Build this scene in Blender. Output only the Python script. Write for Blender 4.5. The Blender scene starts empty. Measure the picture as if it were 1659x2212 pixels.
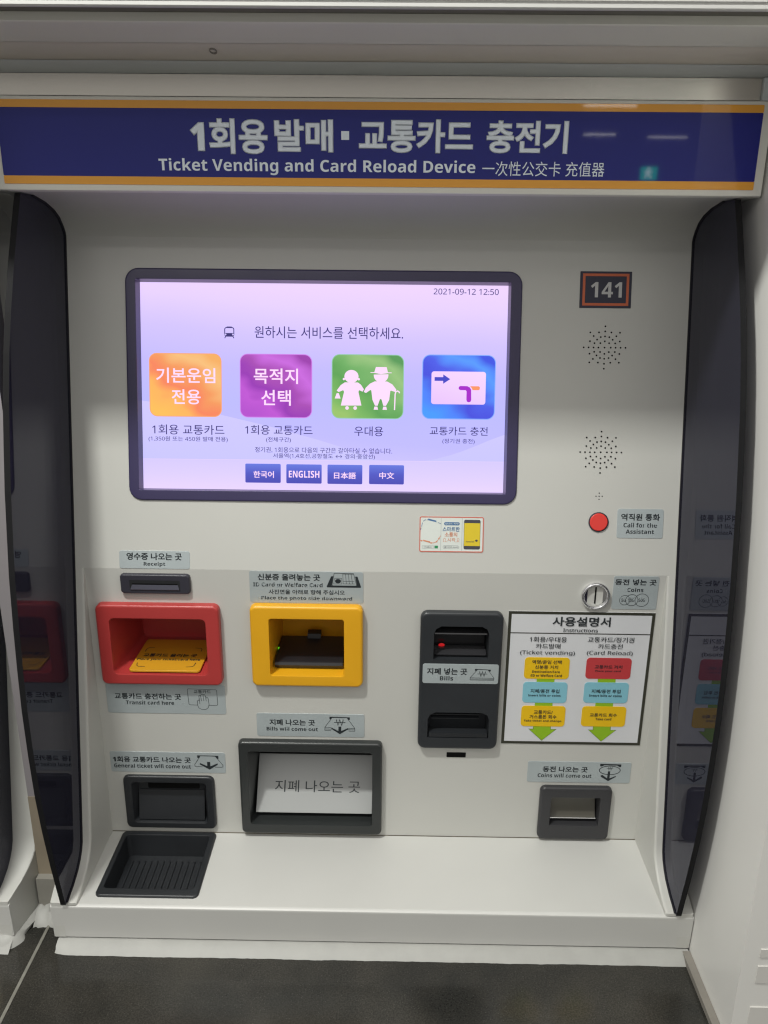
import bpy, bmesh, math, random
from mathutils import Vector, Matrix
random.seed(7)
SC = bpy.context.scene
COL = SC.collection

# ------------------------------------------------------------------ camera, world, lamps
def look(pitch, roll, yaw):
    p, r, y = math.radians(pitch), math.radians(roll), math.radians(yaw)
    fw = Vector((-math.sin(y)*math.cos(p), math.cos(y)*math.cos(p), -math.sin(p)))
    rt = Vector((math.cos(y), math.sin(y), 0)); up = rt.cross(fw)
    r2 = rt*math.cos(r) + up*math.sin(r); u2 = up*math.cos(r) - rt*math.sin(r)
    return Matrix((r2, u2, -fw)).transposed().to_4x4()
cam = bpy.data.cameras.new('camera')
cam.sensor_fit = 'VERTICAL'; cam.sensor_height = 36; cam.lens = 36*1800/2212
cam.clip_start = 0.02; cam.clip_end = 200
cam_o = bpy.data.objects.new('camera', cam); COL.objects.link(cam_o)
m = look(18.0, 0.55, 0.62); m.translation = (0, -1.19, 0); cam_o.matrix_world = m
SC.camera = cam_o

world = bpy.data.worlds.new('World'); SC.world = world; world.use_nodes = True
bg = world.node_tree.nodes['Background']
bg.inputs[1].default_value = 1.48
_n = world.node_tree.nodes; _tc = _n.new('ShaderNodeTexCoord'); _sp = _n.new('ShaderNodeSeparateXYZ'); _mr = _n.new('ShaderNodeMapRange'); _cr = _n.new('ShaderNodeValToRGB')
_mr.inputs[1].default_value = -1; _mr.inputs[2].default_value = 1
world.node_tree.links.new(_tc.outputs['Generated'], _sp.inputs[0]); world.node_tree.links.new(_sp.outputs['Z'], _mr.inputs[0])
world.node_tree.links.new(_mr.outputs[0], _cr.inputs[0]); world.node_tree.links.new(_cr.outputs[0], bg.inputs[0])
_e = _cr.color_ramp.elements; _e[0].position = 0; _e[0].color = (.66, .65, .61, 1); _e[1].position = 1; _e[1].color = (.80, .79, .75, 1)
for _p, _v in ((.40, .52), (.49, .34), (.58, .24), (.66, .36), (.78, .62)):      # dim far walls at eye height, added brightness below for the soffit, bright ceiling above
    _q = _e.new(_p); _q.color = (_v, _v*.975, _v*.93, 1)

def area(name, loc, aim, sx, sy, watt, col=(1, .98, .94)):
    l = bpy.data.lights.new(name, 'AREA'); l.shape = 'RECTANGLE'; l.size = sx; l.size_y = sy
    l.energy = watt; l.color = col
    o = bpy.data.objects.new(name, l); COL.objects.link(o); o.location = loc
    d = (Vector(aim) - Vector(loc)).normalized()
    x = Vector((1, 0, 0)); x = (x - d*x.dot(d)).normalized(); y = (-d).cross(x)
    mm = Matrix((x, y, -d)).transposed().to_4x4(); mm.translation = loc; o.matrix_world = mm
    return o
area('ceiling_light', (-0.70, -0.92, 1.46), (-0.05, -0.05, -0.6), 0.16, 0.12, 37, (1, 1, .95))
area('ceiling_tube_light', (-0.9, -3.0, 1.46), (0, 0, -0.4), 1.3, 0.10, 4, (1, .98, .95))
for a, b, y in ((2.61, 3.06, -11.7), (3.58, 4.14, -11.95), (2.06, 2.64, -9.1)):
    area('ceiling_tube_light', ((a+b)/2, y, 1.45), ((a+b)/2, 0, 0.2), b-a, 0.022, .26)

SC.view_settings.view_transform = 'Standard'; SC.view_settings.look = 'None'
SC.view_settings.exposure = 0.17; SC.view_settings.gamma = 1
SC.render.engine = 'CYCLES'
SC.cycles.use_denoising = True; SC.cycles.denoising_prefilter = 'ACCURATE'; SC.cycles.pixel_filter_type = 'BLACKMAN_HARRIS'; SC.cycles.filter_width = 1.25; SC.cycles.sample_clamp_indirect = 4
SC.cycles.max_bounces = 8

# ------------------------------------------------------------------ materials
def lin(c):
    c = c/255; return c/12.92 if c <= .04045 else ((c+.055)/1.055)**2.4
def srgb(r, g, b): return (lin(r), lin(g), lin(b))
MATS = {}
def mat(name, col, rough=.5, spec=.5, metal=0, var=.03, scale=6, bump=0, bscale=300, coat=0, specks=0):
    if name in MATS: return MATS[name]
    M = bpy.data.materials.new(name); M.use_nodes = True; MATS[name] = M
    nt = M.node_tree; n = nt.nodes; b = n['Principled BSDF']
    b.inputs['Roughness'].default_value = rough; b.inputs['Metallic'].default_value = metal
    b.inputs['Specular IOR Level'].default_value = spec
    b.inputs['Coat Weight'].default_value = coat; b.inputs['Coat Roughness'].default_value = .03
    b.inputs['Base Color'].default_value = (*col, 1)
    tc = n.new('ShaderNodeTexCoord')
    if var:
        nz = n.new('ShaderNodeTexNoise'); nz.inputs['Scale'].default_value = scale; nz.inputs['Detail'].default_value = 6
        nt.links.new(tc.outputs['Object'], nz.inputs['Vector'])
        hsv = n.new('ShaderNodeMapRange'); hsv.inputs[1].default_value = .3; hsv.inputs[2].default_value = .7
        hsv.inputs[3].default_value = 1-var; hsv.inputs[4].default_value = 1+var
        nt.links.new(nz.outputs['Fac'], hsv.inputs[0])
        mx = n.new('ShaderNodeVectorMath'); mx.operation = 'SCALE'; mx.inputs[0].default_value = col
        nt.links.new(hsv.outputs[0], mx.inputs['Scale']); nt.links.new(mx.outputs[0], b.inputs['Base Color'])
        rr_ = n.new('ShaderNodeMapRange'); rr_.inputs[3].default_value = max(.02, rough-.06); rr_.inputs[4].default_value = min(1, rough+.06)
        nt.links.new(nz.outputs['Fac'], rr_.inputs[0])
        if rough > .1: nt.links.new(rr_.outputs[0], b.inputs['Roughness'])
    if specks:
        vo = n.new('ShaderNodeTexVoronoi'); vo.inputs['Scale'].default_value = 15; vo.inputs['Randomness'].default_value = 1; nt.links.new(tc.outputs['Object'], vo.inputs['Vector'])
        lt = n.new('ShaderNodeMath'); lt.operation = 'LESS_THAN'; lt.inputs[1].default_value = .026; nt.links.new(vo.outputs['Distance'], lt.inputs[0])
        cc = n.new('ShaderNodeSeparateColor'); nt.links.new(vo.outputs['Color'], cc.inputs[0])
        g2 = n.new('ShaderNodeMath'); g2.operation = 'GREATER_THAN'; g2.inputs[1].default_value = .86; nt.links.new(cc.outputs[0], g2.inputs[0])
        mu = n.new('ShaderNodeMath'); mu.operation = 'MULTIPLY'; nt.links.new(lt.outputs[0], mu.inputs[0]); nt.links.new(g2.outputs[0], mu.inputs[1])
        mk = n.new('ShaderNodeMix'); mk.data_type = 'RGBA'; mk.inputs[7].default_value = (col[0]*.45, col[1]*.40, col[2]*.33, 1)
        nt.links.new(mu.outputs[0], mk.inputs[0]); nt.links.new(mx.outputs[0], mk.inputs[6]); nt.links.new(mk.outputs[2], b.inputs['Base Color'])
    if bump:
        n2 = n.new('ShaderNodeTexNoise'); n2.inputs['Scale'].default_value = bscale; n2.inputs['Detail'].default_value = 3
        nt.links.new(tc.outputs['Object'], n2.inputs['Vector'])
        bp = n.new('ShaderNodeBump'); bp.inputs['Strength'].default_value = bump; bp.inputs['Distance'].default_value = .001
        nt.links.new(n2.outputs['Fac'], bp.inputs['Height']); nt.links.new(bp.outputs[0], b.inputs['Normal'])
    return M

def emit(name, col, k=.92):
    if name in MATS: return MATS[name]
    M = bpy.data.materials.new(name); M.use_nodes = True; MATS[name] = M
    b = M.node_tree.nodes['Principled BSDF']
    b.inputs['Base Color'].default_value = (.01, .01, .012, 1); b.inputs['Roughness'].default_value = .35
    b.inputs['Specular IOR Level'].default_value = .2
    b.inputs['Emission Color'].default_value = (*col, 1); b.inputs['Emission Strength'].default_value = k
    return M

def emit_ramp(name, stops, wx=0.0, wz=1.0, warp=0.0, wscale=2.0, k=.97, off=0.0):
    """a lit screen picture: colour ramp over the object's own bounding box"""
    M = emit(name, (1, 1, 1), k); nt = M.node_tree; n = nt.nodes; b = n['Principled BSDF']
    tc = n.new('ShaderNodeTexCoord'); sp = n.new('ShaderNodeSeparateXYZ'); nt.links.new(tc.outputs['Generated'], sp.inputs[0])
    ax = n.new('ShaderNodeMath'); ax.operation = 'MULTIPLY'; ax.inputs[1].default_value = wx; nt.links.new(sp.outputs['X'], ax.inputs[0])
    az = n.new('ShaderNodeMath'); az.operation = 'MULTIPLY_ADD'; az.inputs[1].default_value = wz
    nt.links.new(sp.outputs['Z'], az.inputs[0]); nt.links.new(ax.outputs[0], az.inputs[2])
    nz = n.new('ShaderNodeTexNoise'); nz.inputs['Scale'].default_value = wscale; nz.inputs['Detail'].default_value = 1
    nt.links.new(tc.outputs['Generated'], nz.inputs['Vector'])
    ad = n.new('ShaderNodeMath'); ad.operation = 'MULTIPLY_ADD'; ad.inputs[1].default_value = warp
    nt.links.new(nz.outputs['Fac'], ad.inputs[0]); nt.links.new(az.outputs[0], ad.inputs[2])
    a2 = n.new('ShaderNodeMath'); a2.inputs[1].default_value = off - warp*.5; nt.links.new(ad.outputs[0], a2.inputs[0])
    cr = n.new('ShaderNodeValToRGB'); nt.links.new(a2.outputs[0], cr.inputs[0])
    e = cr.color_ramp.elements
    while len(e) > 1: e.remove(e[-1])
    e[0].position = stops[0][0]; e[0].color = (*srgb(*stops[0][1]), 1)
    for p, c in stops[1:]:
        q = e.new(p); q.color = (*srgb(*c), 1)
    nt.links.new(cr.outputs[0], b.inputs['Emission Color'])
    return M

PAINT = mat('cream_paint', (.525, .525, .492), .42, .5, var=.018, scale=5, bump=.02, bscale=900, specks=1)
COUNTER = mat('counter_paint', (.55, .55, .525), .40, .5, var=.02, scale=7, bump=.02, bscale=900, specks=1)
BLACK = mat('black_plastic', (.019, .021, .024), .38, .5, var=.06, scale=20, bump=.05, bscale=1500)
DARK = mat('dark_recess', (.018, .019, .021), .5, .4, var=.05)
HOLE = mat('hole_black', (.006, .006, .006), .8, .1, var=0)
SLATE = mat('slate_plastic', (.034, .033, .046), .40, .5, var=.05, scale=20)
REDP = mat('red_plastic', (.42, .042, .040), .36, .5, var=.03, scale=15, bump=.03, bscale=1200)
YELP = mat('yellow_plastic', (.74, .375, .012), .36, .5, var=.025, scale=15, bump=.03, bscale=1200)
PADY = mat('pad_yellow', (.62, .31, .018), .4, .4, var=.02)
PLATE = mat('silver_label', (.41, .46, .47), .38, .6, metal=.15, var=.03, scale=25, bump=.05, bscale=2500)
DOTS = mat('braille_dot', (.50, .57, .59), .3, .6, var=0)
INK = mat('ink', (.018, .024, .028), .5, .4, var=0)
WHITEB = mat('board_white', (.66, .67, .69), .35, .5, var=.01)
BOARDFR = mat('board_border', (.035, .035, .024), .5, .4, var=0)
BYEL = mat('print_yellow', (.80, .50, .01), .4, .4, var=0)
BBLU = mat('print_sky_blue', (.23, .52, .62), .4, .4, var=0)
BRED = mat('print_red', (.52, .05, .055), .4, .4, var=0)
BGRN = mat('print_green', (.27, .48, .018), .4, .4, var=0)
SIGNB = mat('sign_blue', (.003, .008, .20), .5, .2, var=.03, scale=3, coat=.6)
SIGNO = mat('sign_orange', (.84, .37, .02), .5, .3, var=.02, scale=3, coat=1.0)
SIGNT = mat('sign_lettering', (.80, .88, .96), .5, .5, var=0, coat=1.0)
CHROME = mat('chrome', (.82, .82, .84), .06, .5, metal=1, var=0)
STEEL = mat('brushed_steel', (.60, .575, .52), .22, .5, metal=.85, var=.06, scale=3)
TRIM = mat('trim_grey', (.74, .735, .67), .45, .5, var=.03, scale=3)
TRIMB = mat('trim_beige', (.72, .68, .60), .45, .5, var=.03, scale=3)
TRIML = mat('trim_blue_grey', (.62, .66, .665), .45, .5, var=.03, scale=3)
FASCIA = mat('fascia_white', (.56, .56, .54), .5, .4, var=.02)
FASCIA_SHADE = mat('fascia_underside', (.17, .165, .135), .6, .3, var=.04)  # shade under the overhang put into the colour, darker than the fascia
WALLP = mat('wall_white', (.72, .715, .68), .42, .5, var=.015, scale=3, bump=.02, bscale=500)
SKIRT = mat('skirting_brown', (.22, .205, .18), .6, .3, var=.08, scale=20)
SEAL = mat('sealant_white', (.35, .35, .33), .5, .4, var=.05, scale=30, bump=.3, bscale=140)
GAPW = mat('gap_beige', (.30, .255, .19), .7, .2, var=.12, scale=12)
GAPG = mat('gap_grey', (.26, .25, .22), .6, .3, var=.1, scale=14)
EDGE = mat('glass_edge', (.011, .011, .012), .6, .12, var=.05)
SMOKE = mat('smoky_flap', (.075, .07, .055), .3, .6, var=.08, scale=30)
NAVY = mat('number_navy', (.022, .022, .045), .45, .4, var=0)
NORAN = mat('number_orange', (.56, .12, .045), .45, .4, var=0)
NGREY = mat('number_grey', (.50, .50, .50), .45, .4, var=0)
BTNRED = mat('button_red', (.72, .045, .035), .35, .5, var=.02)
QWHITE = mat('sticker_white', (.66, .70, .66), .4, .4, var=0)
QPINK = mat('sticker_coral', (.58, .15, .11), .4, .4, var=0)
QBLUE = mat('sticker_blue', (.06, .16, .33), .4, .4, var=0)
QORA = mat('sticker_orange', (.64, .25, .14), .4, .4, var=0)
QGREY = mat('sticker_grey', (.28, .31, .31), .4, .4, var=0)
QGREEN = mat('sticker_green', (.03, .25, .10), .4, .4, var=0)
QYEL = mat('sticker_yellow', (.68, .52, .03), .4, .4, var=0)
QDARK = mat('sticker_dark', (.06, .06, .075), .4, .4, var=0)

def granite():
    M = mat('granite_dark', (.05, .048, .04), .16, .5, var=0); nt = M.node_tree; n = nt.nodes; b = n['Principled BSDF']
    tc = n.new('ShaderNodeTexCoord')
    n1 = n.new('ShaderNodeTexNoise'); n1.inputs['Scale'].default_value = 9; n1.inputs['Detail'].default_value = 5
    n2 = n.new('ShaderNodeTexNoise'); n2.inputs['Scale'].default_value = 420; n2.inputs['Detail'].default_value = 2
    v = n.new('ShaderNodeTexVoronoi'); v.inputs['Scale'].default_value = 260
    for q in (n1, n2, v): nt.links.new(tc.outputs['Object'], q.inputs['Vector'])
    c1 = n.new('ShaderNodeValToRGB'); c1.color_ramp.elements[0].position = .3; c1.color_ramp.elements[0].color = (.020, .020, .018, 1)
    c1.color_ramp.elements[1].position = .72; c1.color_ramp.elements[1].color = (.044, .041, .034, 1); nt.links.new(n1.outputs['Fac'], c1.inputs[0])
    c2 = n.new('ShaderNodeValToRGB'); c2.color_ramp.elements[0].position = .35; c2.color_ramp.elements[0].color = (.75, .75, .75, 1)
    c2.color_ramp.elements[1].position = .68; c2.color_ramp.elements[1].color = (1.28, 1.28, 1.28, 1); nt.links.new(n2.outputs['Fac'], c2.inputs[0])
    mx = n.new('ShaderNodeMix'); mx.data_type = 'RGBA'; mx.blend_type = 'MULTIPLY'; mx.inputs[0].default_value = 1
    nt.links.new(c1.outputs[0], mx.inputs[6]); nt.links.new(c2.outputs[0], mx.inputs[7])
    sp = n.new('ShaderNodeMath'); sp.operation = 'LESS_THAN'; sp.inputs[1].default_value = .10; nt.links.new(v.outputs['Distance'], sp.inputs[0])
    mx2 = n.new('ShaderNodeMix'); mx2.data_type = 'RGBA'; mx2.inputs[7].default_value = (.17, .165, .14, 1)
    ml = n.new('ShaderNodeMath'); ml.operation = 'MULTIPLY'; ml.inputs[1].default_value = .45; nt.links.new(sp.outputs[0], ml.inputs[0])
    nt.links.new(ml.outputs[0], mx2.inputs[0]); nt.links.new(mx.outputs[2], mx2.inputs[6]); nt.links.new(mx2.outputs[2], b.inputs['Base Color'])
    bp = n.new('ShaderNodeBump'); bp.inputs['Strength'].default_value = .03; bp.inputs['Distance'].default_value = .0005
    nt.links.new(n2.outputs['Fac'], bp.inputs['Height']); nt.links.new(bp.outputs[0], b.inputs['Normal'])
    return M
GRANITE = granite()

def smoked_glass():
    M = bpy.data.materials.new('smoked_glass'); M.use_nodes = True; nt = M.node_tree; n = nt.nodes
    n.remove(n['Principled BSDF']); out = n['Material Output']
    tr = n.new('ShaderNodeBsdfTransparent'); tr.inputs[0].default_value = (.33, .33, .42, 1)
    gl = n.new('ShaderNodeBsdfGlossy'); gl.inputs[0].default_value = (.58, .58, .63, 1); gl.inputs['Roughness'].default_value = .012
    df = n.new('ShaderNodeBsdfDiffuse'); df.inputs[0].default_value = (.040, .040, .064, 1)
    fr = n.new('ShaderNodeFresnel'); fr.inputs[0].default_value = 1.5
    m1 = n.new('ShaderNodeMixShader'); m1.inputs[0].default_value = .5
    nt.links.new(tr.outputs[0], m1.inputs[1]); nt.links.new(df.outputs[0], m1.inputs[2])
    m2 = n.new('ShaderNodeMixShader'); nt.links.new(fr.outputs[0], m2.inputs[0])
    nt.links.new(m1.outputs[0], m2.inputs[1]); nt.links.new(gl.outputs[0], m2.inputs[2]); nt.links.new(m2.outputs[0], out.inputs[0])
    return M
GLASS = smoked_glass()

# ------------------------------------------------------------------ planes: (u, v, outward) -> world
TILT = math.radians(12); ZC = -.4835
def plane(org, u, v):
    u, v = Vector(u), Vector(v); w = u.cross(v); mm = Matrix((u, v, w)).transposed().to_4x4(); mm.translation = org; return mm
LOW = plane((0, 0, 0), (1, 0, 0), (0, 0, 1))                                        # upright lower panel, v = height
UPP = plane((0, 0, ZC), (1, 0, 0), (0, math.sin(TILT), math.cos(TILT)))             # upper panel leaning back, v from the crease
SGN = plane((0, -.050, 0), (1, 0, 0), (0, 0, 1))
TOP = plane((0, 0, -.971), (1, 0, 0), (0, 1, 0))                                    # counter, v = depth
PAD = plane((0, 0, -.6545), (1, 0, 0), (0, 1, 0))

# ------------------------------------------------------------------ mesh helpers
ROOT = Vector((-.0255, 0, -1.045))
def link(o, parent=None):
    COL.objects.link(o)
    if parent is not None: o.parent = parent
    return o
def obj(name, bm, material, parent=None, xf=None, label=None, smooth=None, origin=None):
    me = bpy.data.meshes.new(name)
    if isinstance(bm, bmesh.types.BMesh):
        bm.to_mesh(me); bm.free()
    if xf is not None: me.transform(xf)
    org = ROOT if parent is not None else (origin or Vector((0, 0, 0)))
    me.transform(Matrix.Translation(-org))
    for q in (material if isinstance(material, (list, tuple)) else [material]): me.materials.append(q)
    if smooth is not None:
        for p in me.polygons: p.use_smooth = True
        me.set_sharp_from_angle(angle=math.radians(smooth))
    me.update()
    o = bpy.data.objects.new(name, me); link(o, parent)
    if smooth is not None:
        w = o.modifiers.new('weighted_normals', 'WEIGHTED_NORMAL'); w.keep_sharp = True; w.weight = 90
    if parent is None: o.location = org
    if label: o['label'] = label
    return o
def thing(name, label, cat, loc, group=None):
    o = bpy.data.objects.new(name, None); COL.objects.link(o); o.location = loc; o.empty_display_size = .1
    o['label'] = label; o['category'] = cat
    if group: o['group'] = group
    return o

def rr(u0, v0, u1, v1, r, n=6):
    r = max(1e-5, min(r, (u1-u0)/2-1e-5, (v1-v0)/2-1e-5)); pts = []
    for cx, cy, a in ((u1-r, v1-r, 0), (u0+r, v1-r, 90), (u0+r, v0+r, 180), (u1-r, v0+r, 270)):
        for i in range(n+1):
            t = math.radians(a + 90*i/n); pts.append((cx+r*math.cos(t), cy+r*math.sin(t)))
    return pts
def circ(cx, cy, r, n=28, ry=None): return [(cx+r*math.cos(2*math.pi*i/n), cy+(ry or r)*math.sin(2*math.pi*i/n)) for i in range(n)]
def inset(rect, i): return (rect[0]+i, rect[1]+i, rect[2]-i, rect[3]-i)

def loft(loops, cap0=False, cap1=True, bm=None, closed=True):
    bm = bm or bmesh.new(); rows = [[bm.verts.new(p) for p in l] for l in loops]
    for a, b in zip(rows, rows[1:]):
        k = len(a)
        for i in range(k if closed else k-1):
            j = (i+1) % k; bm.faces.new((a[i], a[j], b[j], b[i]))
    if cap0: bm.faces.new(list(reversed(rows[0])))
    if cap1: bm.faces.new(rows[-1])
    return bm
def z3(pts, z): return [(x, y, z) for x, y in pts]
def slab(loop, z0, z1, bm=None): return loft([z3(loop, z0), z3(loop, z1)], True, True, bm)
def soft_slab(rect, r, z0, z1, b, bm=None, n=6):
    L = [z3(rr(*rect, r, n), z0), z3(rr(*rect, r, n), z1-b)]
    for k in (1, 2, 3):
        t = math.radians(30*k); L.append(z3(rr(*inset(rect, b*(1-math.cos(t))), max(r-b*(1-math.cos(t)), .0002), n), z1-b+b*math.sin(t)))
    return loft(L, True, True, bm)
def tray(outer, ro, inner, ri, h, b, depth, back=None, rb=None, cap=True, n=7, bi=.0015):
    """framed pocket: proud frame with rounded outer edge, hole and back"""
    L = [z3(rr(*outer, ro, n), -.0005), z3(rr(*outer, ro, n), h-b)]
    for k in (1, 2, 3):
        t = math.radians(30*k); q = b*(1-math.cos(t)); L.append(z3(rr(*inset(outer, q), max(ro-q, .0003), n), h-b+b*math.sin(t)))
    L.append(z3(rr(*inset(inner, -bi), ri+bi, n), h))
    L.append(z3(rr(*inset(inner, -bi*.3), ri+bi*.3, n), h-bi*.3)); L.append(z3(rr(*inner, ri, n), h-bi))
    back = back or inner
    L.append(z3(rr(*back, rb if rb is not None else ri, n), -depth))
    return loft(L, False, cap)
def box(x0, y0, z0, x1, y1, z1, bm=None):
    bm = bm or bmesh.new(); v = [bm.verts.new((x, y, z)) for x in (x0, x1) for y in (y0, y1) for z in (z0, z1)]
    for f in ((0, 1, 3, 2), (4, 6, 7, 5), (0, 4, 5, 1), (2, 3, 7, 6), (0, 2, 6, 4), (1, 5, 7, 3)): bm.faces.new([v[i] for i in f])
    return bm
def prism(profile, x0, x1, bm=None, cap=True):
    """YZ outline swept along X"""
    bm = bm or bmesh.new(); a = [bm.verts.new((x0, y, z)) for y, z in profile]; b = [bm.verts.new((x1, y, z)) for y, z in profile]
    k = len(a)
    for i in range(k): bm.faces.new((a[i], b[i], b[(i+1) % k], a[(i+1) % k]))
    if cap: bm.faces.new(a); bm.faces.new(list(reversed(b)))
    return bm
def bevel(bm, w, seg=2, ang=30):
    es = [e for e in bm.edges if len(e.link_faces) == 2 and e.calc_face_angle(0) > math.radians(ang)]
    bmesh.ops.bevel(bm, geom=es, offset=w, segments=seg, profile=.5, affect='EDGES', clamp_overlap=True); return bm
def hole_sheet(outer, hole, z=0):
    """rectangle with a rectangular hole"""
    bm = bmesh.new(); a, b, c, d = outer; e, f, g, h = hole
    xs = (a, e, g, c); ys = (b, f, h, d); V = {(i, j): bm.verts.new((xs[i], ys[j], z)) for i in range(4) for j in range(4)}
    for i in range(3):
        for j in range(3):
            if (i, j) != (1, 1): bm.faces.new((V[i, j], V[i+1, j], V[i+1, j+1], V[i, j+1]))
    return bm
def holes_sheet(outer, holes):
    """rectangle with several rectangular holes: a grid of cells minus the holes"""
    xs = sorted({outer[0], outer[2], *[h[0] for h in holes], *[h[2] for h in holes]})
    ys = sorted({outer[1], outer[3], *[h[1] for h in holes], *[h[3] for h in holes]})
    bm = bmesh.new(); V = {}
    def v(i, j):
        if (i, j) not in V: V[i, j] = bm.verts.new((xs[i], ys[j], 0))
        return V[i, j]
    for i in range(len(xs)-1):
        for j in range(len(ys)-1):
            cx, cy = (xs[i]+xs[i+1])/2, (ys[j]+ys[j+1])/2
            if not any(h[0] < cx < h[2] and h[1] < cy < h[3] for h in holes):
                bm.faces.new((v(i, j), v(i+1, j), v(i+1, j+1), v(i, j+1)))
    return bm

def sans(s, bold):
    # letters and digits as the sans-serif (bold) alphabet of the built-in font stack
    out = ''
    for c in s:
        if 'A' <= c <= 'Z': out += chr((0x1D5D4 if bold else 0x1D5A0)+ord(c)-65)
        elif 'a' <= c <= 'z': out += chr((0x1D5EE if bold else 0x1D5BA)+ord(c)-97)
        elif '0' <= c <= '9': out += chr((0x1D7EC if bold else 0x1D7E2)+ord(c)-48)
        else: out += c
    return out
DRAFT = bpy.data.scenes.new('lettering_draft')      # an empty scene in which each word is turned into a mesh
_c = bpy.data.curves.new('draft', 'FONT'); _c.resolution_u = 4; _c.bevel_resolution = 0
DRAFT_O = bpy.data.objects.new('draft', _c); DRAFT.collection.objects.link(DRAFT_O)
def text_mesh(s, weight):
    latin = all(ord(c) < 128 for c in s)
    s = sans(s, weight >= .014)
    if latin and weight >= .014: weight = 0
    cu = DRAFT_O.data; cu.body = s; cu.bevel_depth = weight
    vl = DRAFT.view_layers[0]; vl.update(); return bpy.data.meshes.new_from_object(DRAFT_O.evaluated_get(vl.depsgraph))

class Flat:
    """thin printed shapes in a plane: each shape a hair above the one before"""
    def __init__(s): s.bm = bmesh.new(); s.z = 0.0
    def up(s): s.z += 1.2e-5; return s.z
    def poly(s, pts):
        z = s.up(); f = s.bm.faces.new([s.bm.verts.new((x, y, z)) for x, y in pts])
        f.normal_update()
        if f.normal.z < 0: f.normal_flip()
        return s
    def rect(s, u0, v0, u1, v1): return s.poly([(u0, v0), (u1, v0), (u1, v1), (u0, v1)])
    def rr(s, u0, v0, u1, v1, r, n=5): return s.poly(rr(u0, v0, u1, v1, r, n))
    def disc(s, x, y, r, n=16, ry=None): return s.poly(circ(x, y, r, n, ry))
    def ring(s, a, b):
        z = s.up(); A = [s.bm.verts.new((x, y, z)) for x, y in a]; B = [s.bm.verts.new((x, y, z)) for x, y in b]; k = len(A)
        for i in range(k): s.bm.faces.new((A[i], A[(i+1) % k], B[(i+1) % k], B[i]))
        return s
    def frame(s, rect, w, r=.0005): return s.ring(rr(*rect, r, 4), rr(*inset(rect, w), max(r-w, .0001), 4))
    def circle(s, x, y, r, w): return s.ring(circ(x, y, r+w/2), circ(x, y, r-w/2))
    def stroke(s, pts, w, closed=False):
        z = s.up(); P = [Vector(p) for p in pts]; n = len(P); L, R = [], []
        for i in range(n):
            a = P[i-1] if (i > 0 or closed) else None; b = P[(i+1) % n] if (i < n-1 or closed) else None
            d1 = (P[i]-a).normalized() if a is not None else None; d2 = (b-P[i]).normalized() if b is not None else None
            if d1 is None: d1 = d2
            if d2 is None: d2 = d1
            t = d1+d2; t = t.normalized() if t.length > 1e-6 else d1; nn = Vector((-t.y, t.x))
            k = w/2/max(.45, nn.dot(Vector((-d1.y, d1.x))))
            L.append(s.bm.verts.new((P[i].x+nn.x*k, P[i].y+nn.y*k, z))); R.append(s.bm.verts.new((P[i].x-nn.x*k, P[i].y-nn.y*k, z)))
        for i in range(n if closed else n-1):
            j = (i+1) % n; s.bm.faces.new((R[i], R[j], L[j], L[i]))
        return s
    def text(s, body, u0, v0, u1, v1, weight=.012):
        me = text_mesh(body, weight); xs = [v.co.x for v in me.vertices]; ys = [v.co.y for v in me.vertices]
        ax, bx, ay, by = min(xs), max(xs), min(ys), max(ys); kx = (u1-u0)/(bx-ax); ky = (v1-v0)/(by-ay); z = s.up()
        me.transform(Matrix.Translation((u0-ax*kx, v0-ay*ky, z)) @ Matrix.Diagonal((kx, ky, min(kx, ky)*.03, 1)))
        s.bm.from_mesh(me); bpy.data.meshes.remove(me); return s
    def build(s, name, material, parent, xf, off=.0003, label=None):
        return obj(name, s.bm, material, parent, xf @ Matrix.Translation((0, 0, off)), label)
def mapper(px, uv):
    x0, y0, x1, y1 = px; u0, v0, u1, v1 = uv
    return lambda x, y: (u0+(x-x0)/(x1-x0)*(u1-u0), v1-(y-y0)/(y1-y0)*(v1-v0))
def copy_tree(o, parent=None):
    c = o.copy(); COL.objects.link(c)
    if parent is not None: c.parent = parent
    for ch in list(o.children): copy_tree(ch, c)
    return c

# ================================================================== the setting
XL, XR = -.516, .465          # outer flanks of the machine
GL, GR = -.490, .4365         # inner faces of the two glass wings
FZ = -1.045
fl = bmesh.new(); f = [fl.verts.new(p) for p in ((-4, -4.5, 0), (3, -4.5, 0), (3, .6, 0), (-4, .6, 0))]; fl.faces.new(f)
floor = obj('floor', fl, GRANITE, None, Matrix.Translation((0, 0, FZ))); floor['kind'] = 'structure'; floor['label'] = 'dark speckled granite floor under the ticket machines'
sm = box(-.5425, -1.6, FZ+.0003, -.5380, -.112, FZ+.0012)
seam = obj('floor_joint', sm, mat('joint_grey', (.19, .185, .16), .7, .2, var=.15, scale=60)); seam['kind'] = 'structure'; seam['label'] = 'pale grey joint line in the granite floor'

wl = box(.467, -.325, -1.20, 1.5, .5, 1.2); bevel(wl, .006, 3)
wall_t = thing('wall', 'smooth white wall beside the right edge of the ticket machine', 'wall', (.9, .1, FZ))
def wobj(name, bm, m, smooth=None, label=None):
    o = obj(name, bm, m, None, None, label, smooth); o.data.transform(Matrix.Translation(-Vector(wall_t.location))); o.parent = wall_t; return o
wobj('wall_body', wl, WALLP, 35)
wobj('skirting', bevel(box(.455, -1.3, FZ+.0005, .4665, -.1725, FZ+.010), .002, 2), SKIRT, None, 'thin brown strip along the foot of the white wall')
for z0, z1 in ((-.930, -.902), (-.887, -.874), (-1.005, -.972)):
    wobj('wall_rail', bevel(box(.488, -.3262, z0, 1.49, -.3245, z1), .0004, 1), mat('rail_grey', (.61, .60, .565), .5, .4, var=.02))

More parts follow.
